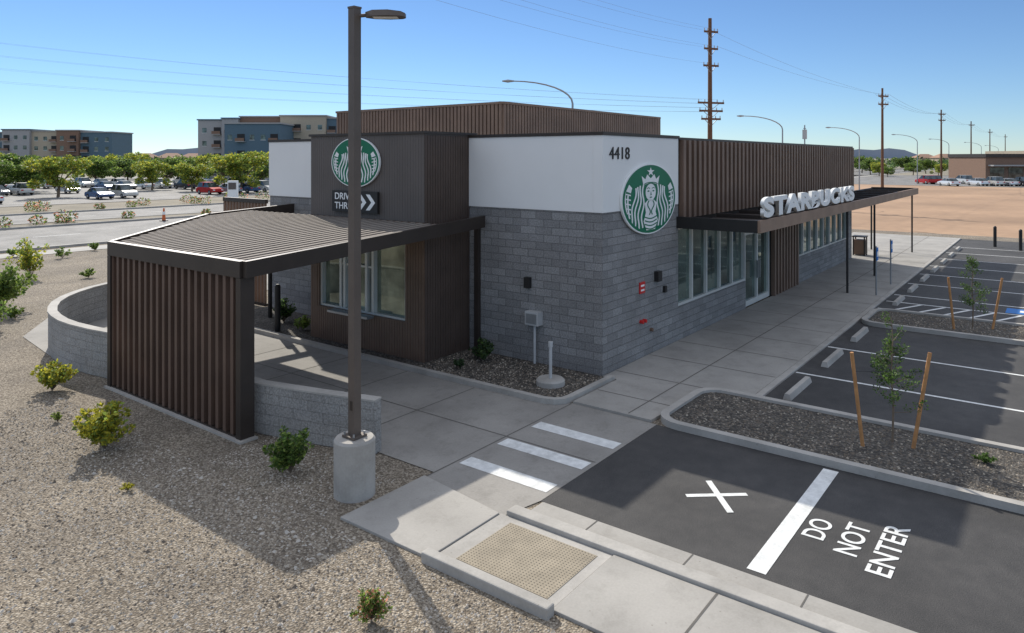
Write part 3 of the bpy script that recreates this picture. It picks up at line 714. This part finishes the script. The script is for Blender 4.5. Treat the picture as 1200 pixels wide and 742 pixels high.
for o,z,zq in ((-1,21.3,18.6),(1,21.3,18.4),(-1,19.2,17.0),(1,19.2,16.8),(0,17.1,15.6)): wire(off(A1,o,z),off(Q,o,zq),.8,.009)
for o,z,zq in ((0,21.3,19.6),(1,19.2,17)): 
    wire(off(A1,o,z),off(A2,o,16.2),.8,.013)
x,y=at(-260,110); Q=Vector((x,y,0))
for k in range(8): wire(off(A1,(k%2)*2-1,12.6-(k//2)*.5),off(Q,(k%2)*2-1,27.5-(k//2)*2.4-(k%2)*.5),1.6,.011)
g.obj('power_lines')
power_pole(-260,110,28,((27.4,1.4),(25,1.4),(22.6,1.4)))
x,y=at(943,62); e=E('antenna_mast',(x,y,0)); g=B(); g.cyl((0,0,0),(0,0,8.2),.07,.05,m_steel); g.obj('mast',e); g=B(); g.box(-.15,.15,-.15,.15,7.0,7.8,m_grey); g.cyl((-.3,0,7.9),(.3,0,7.9),.04,.04,m_steel); g.obj('antenna',e)
x,y=at(273,76); e=E('monument_sign',(x,y,0),RZ); g=B(); g.box(-.5,.5,-.2,.2,0,3.0,m_logow); g.box(-.4,.4,-.24,-.201,2.1,2.8,m_tower); g.box(-.7,.7,-.3,.3,0,.4,m_block); g.obj('panel',e)
x,y=at(192,62); e=E('traffic_cone',(x,y,0)); g=B(); g.cyl((0,0,0),(0,0,.08),.35,.35,m_black); g.cyl((0,0,.08),(0,0,1.1),.16,.06,m_orange); g.cyl((0,0,.55),(0,0,.8),.128,.105,m_logow); g.obj('marker',e)
for b,d in ((1166,44),(1196,42)):
    x,y=at(b,d); g=B(); g.cyl((x,y,0),(x,y,1.2),.09,.09,m_black); g.cyl((x,y,1.2),(x,y,1.26),.09,.04,m_black); g.obj('bollard')

# ------------------------------------------------------------ light, sky, camera
az=math.atan2(.43,.90); el=math.radians(35)
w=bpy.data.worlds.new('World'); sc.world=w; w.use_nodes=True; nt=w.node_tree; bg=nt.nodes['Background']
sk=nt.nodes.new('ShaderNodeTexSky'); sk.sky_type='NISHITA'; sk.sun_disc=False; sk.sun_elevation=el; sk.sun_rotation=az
sk.air_density=1.0; sk.dust_density=0.0; sk.ozone_density=4.0; sk.altitude=1500
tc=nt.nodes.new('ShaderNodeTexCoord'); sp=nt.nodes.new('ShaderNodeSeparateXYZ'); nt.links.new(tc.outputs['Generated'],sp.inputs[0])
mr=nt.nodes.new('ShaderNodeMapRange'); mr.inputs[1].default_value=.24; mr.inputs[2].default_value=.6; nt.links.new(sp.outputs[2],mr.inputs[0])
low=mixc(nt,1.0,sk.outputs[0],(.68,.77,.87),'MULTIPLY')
hs=nt.nodes.new('ShaderNodeHueSaturation'); hs.inputs['Saturation'].default_value=.28; hs.inputs['Value'].default_value=2.7; nt.links.new(sk.outputs[0],hs.inputs['Color'])  # added fill light: sky above the framed band brightened and desaturated
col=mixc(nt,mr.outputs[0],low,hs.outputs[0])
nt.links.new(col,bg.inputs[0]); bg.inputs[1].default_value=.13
sl=bpy.data.lights.new('sun','SUN'); sl.energy=4.6; sl.angle=math.radians(.5); sl.color=(1,.945,.85)
so=bpy.data.objects.new('sun',sl); sc.collection.objects.link(so)
S_=Vector((math.sin(az)*math.cos(el),math.cos(az)*math.cos(el),math.sin(el)))
so.rotation_euler=S_.to_track_quat('Z','Y').to_euler(); so.location=(0,0,40)
cam=bpy.data.cameras.new('camera'); co=bpy.data.objects.new('camera',cam); sc.collection.objects.link(co)
co.location=(-15.51,-8.99,5.4)
co.rotation_euler=Vector((.7965,.6046,0)).to_track_quat('-Z','Y').to_euler()
cam.sensor_width=36; cam.lens=850/1200*36; cam.shift_y=-(371-185)/1200; cam.clip_end=20000; cam.clip_start=.1
sc.camera=co
sc.view_settings.view_transform='Standard'; sc.view_settings.look='None'; sc.view_settings.exposure=0
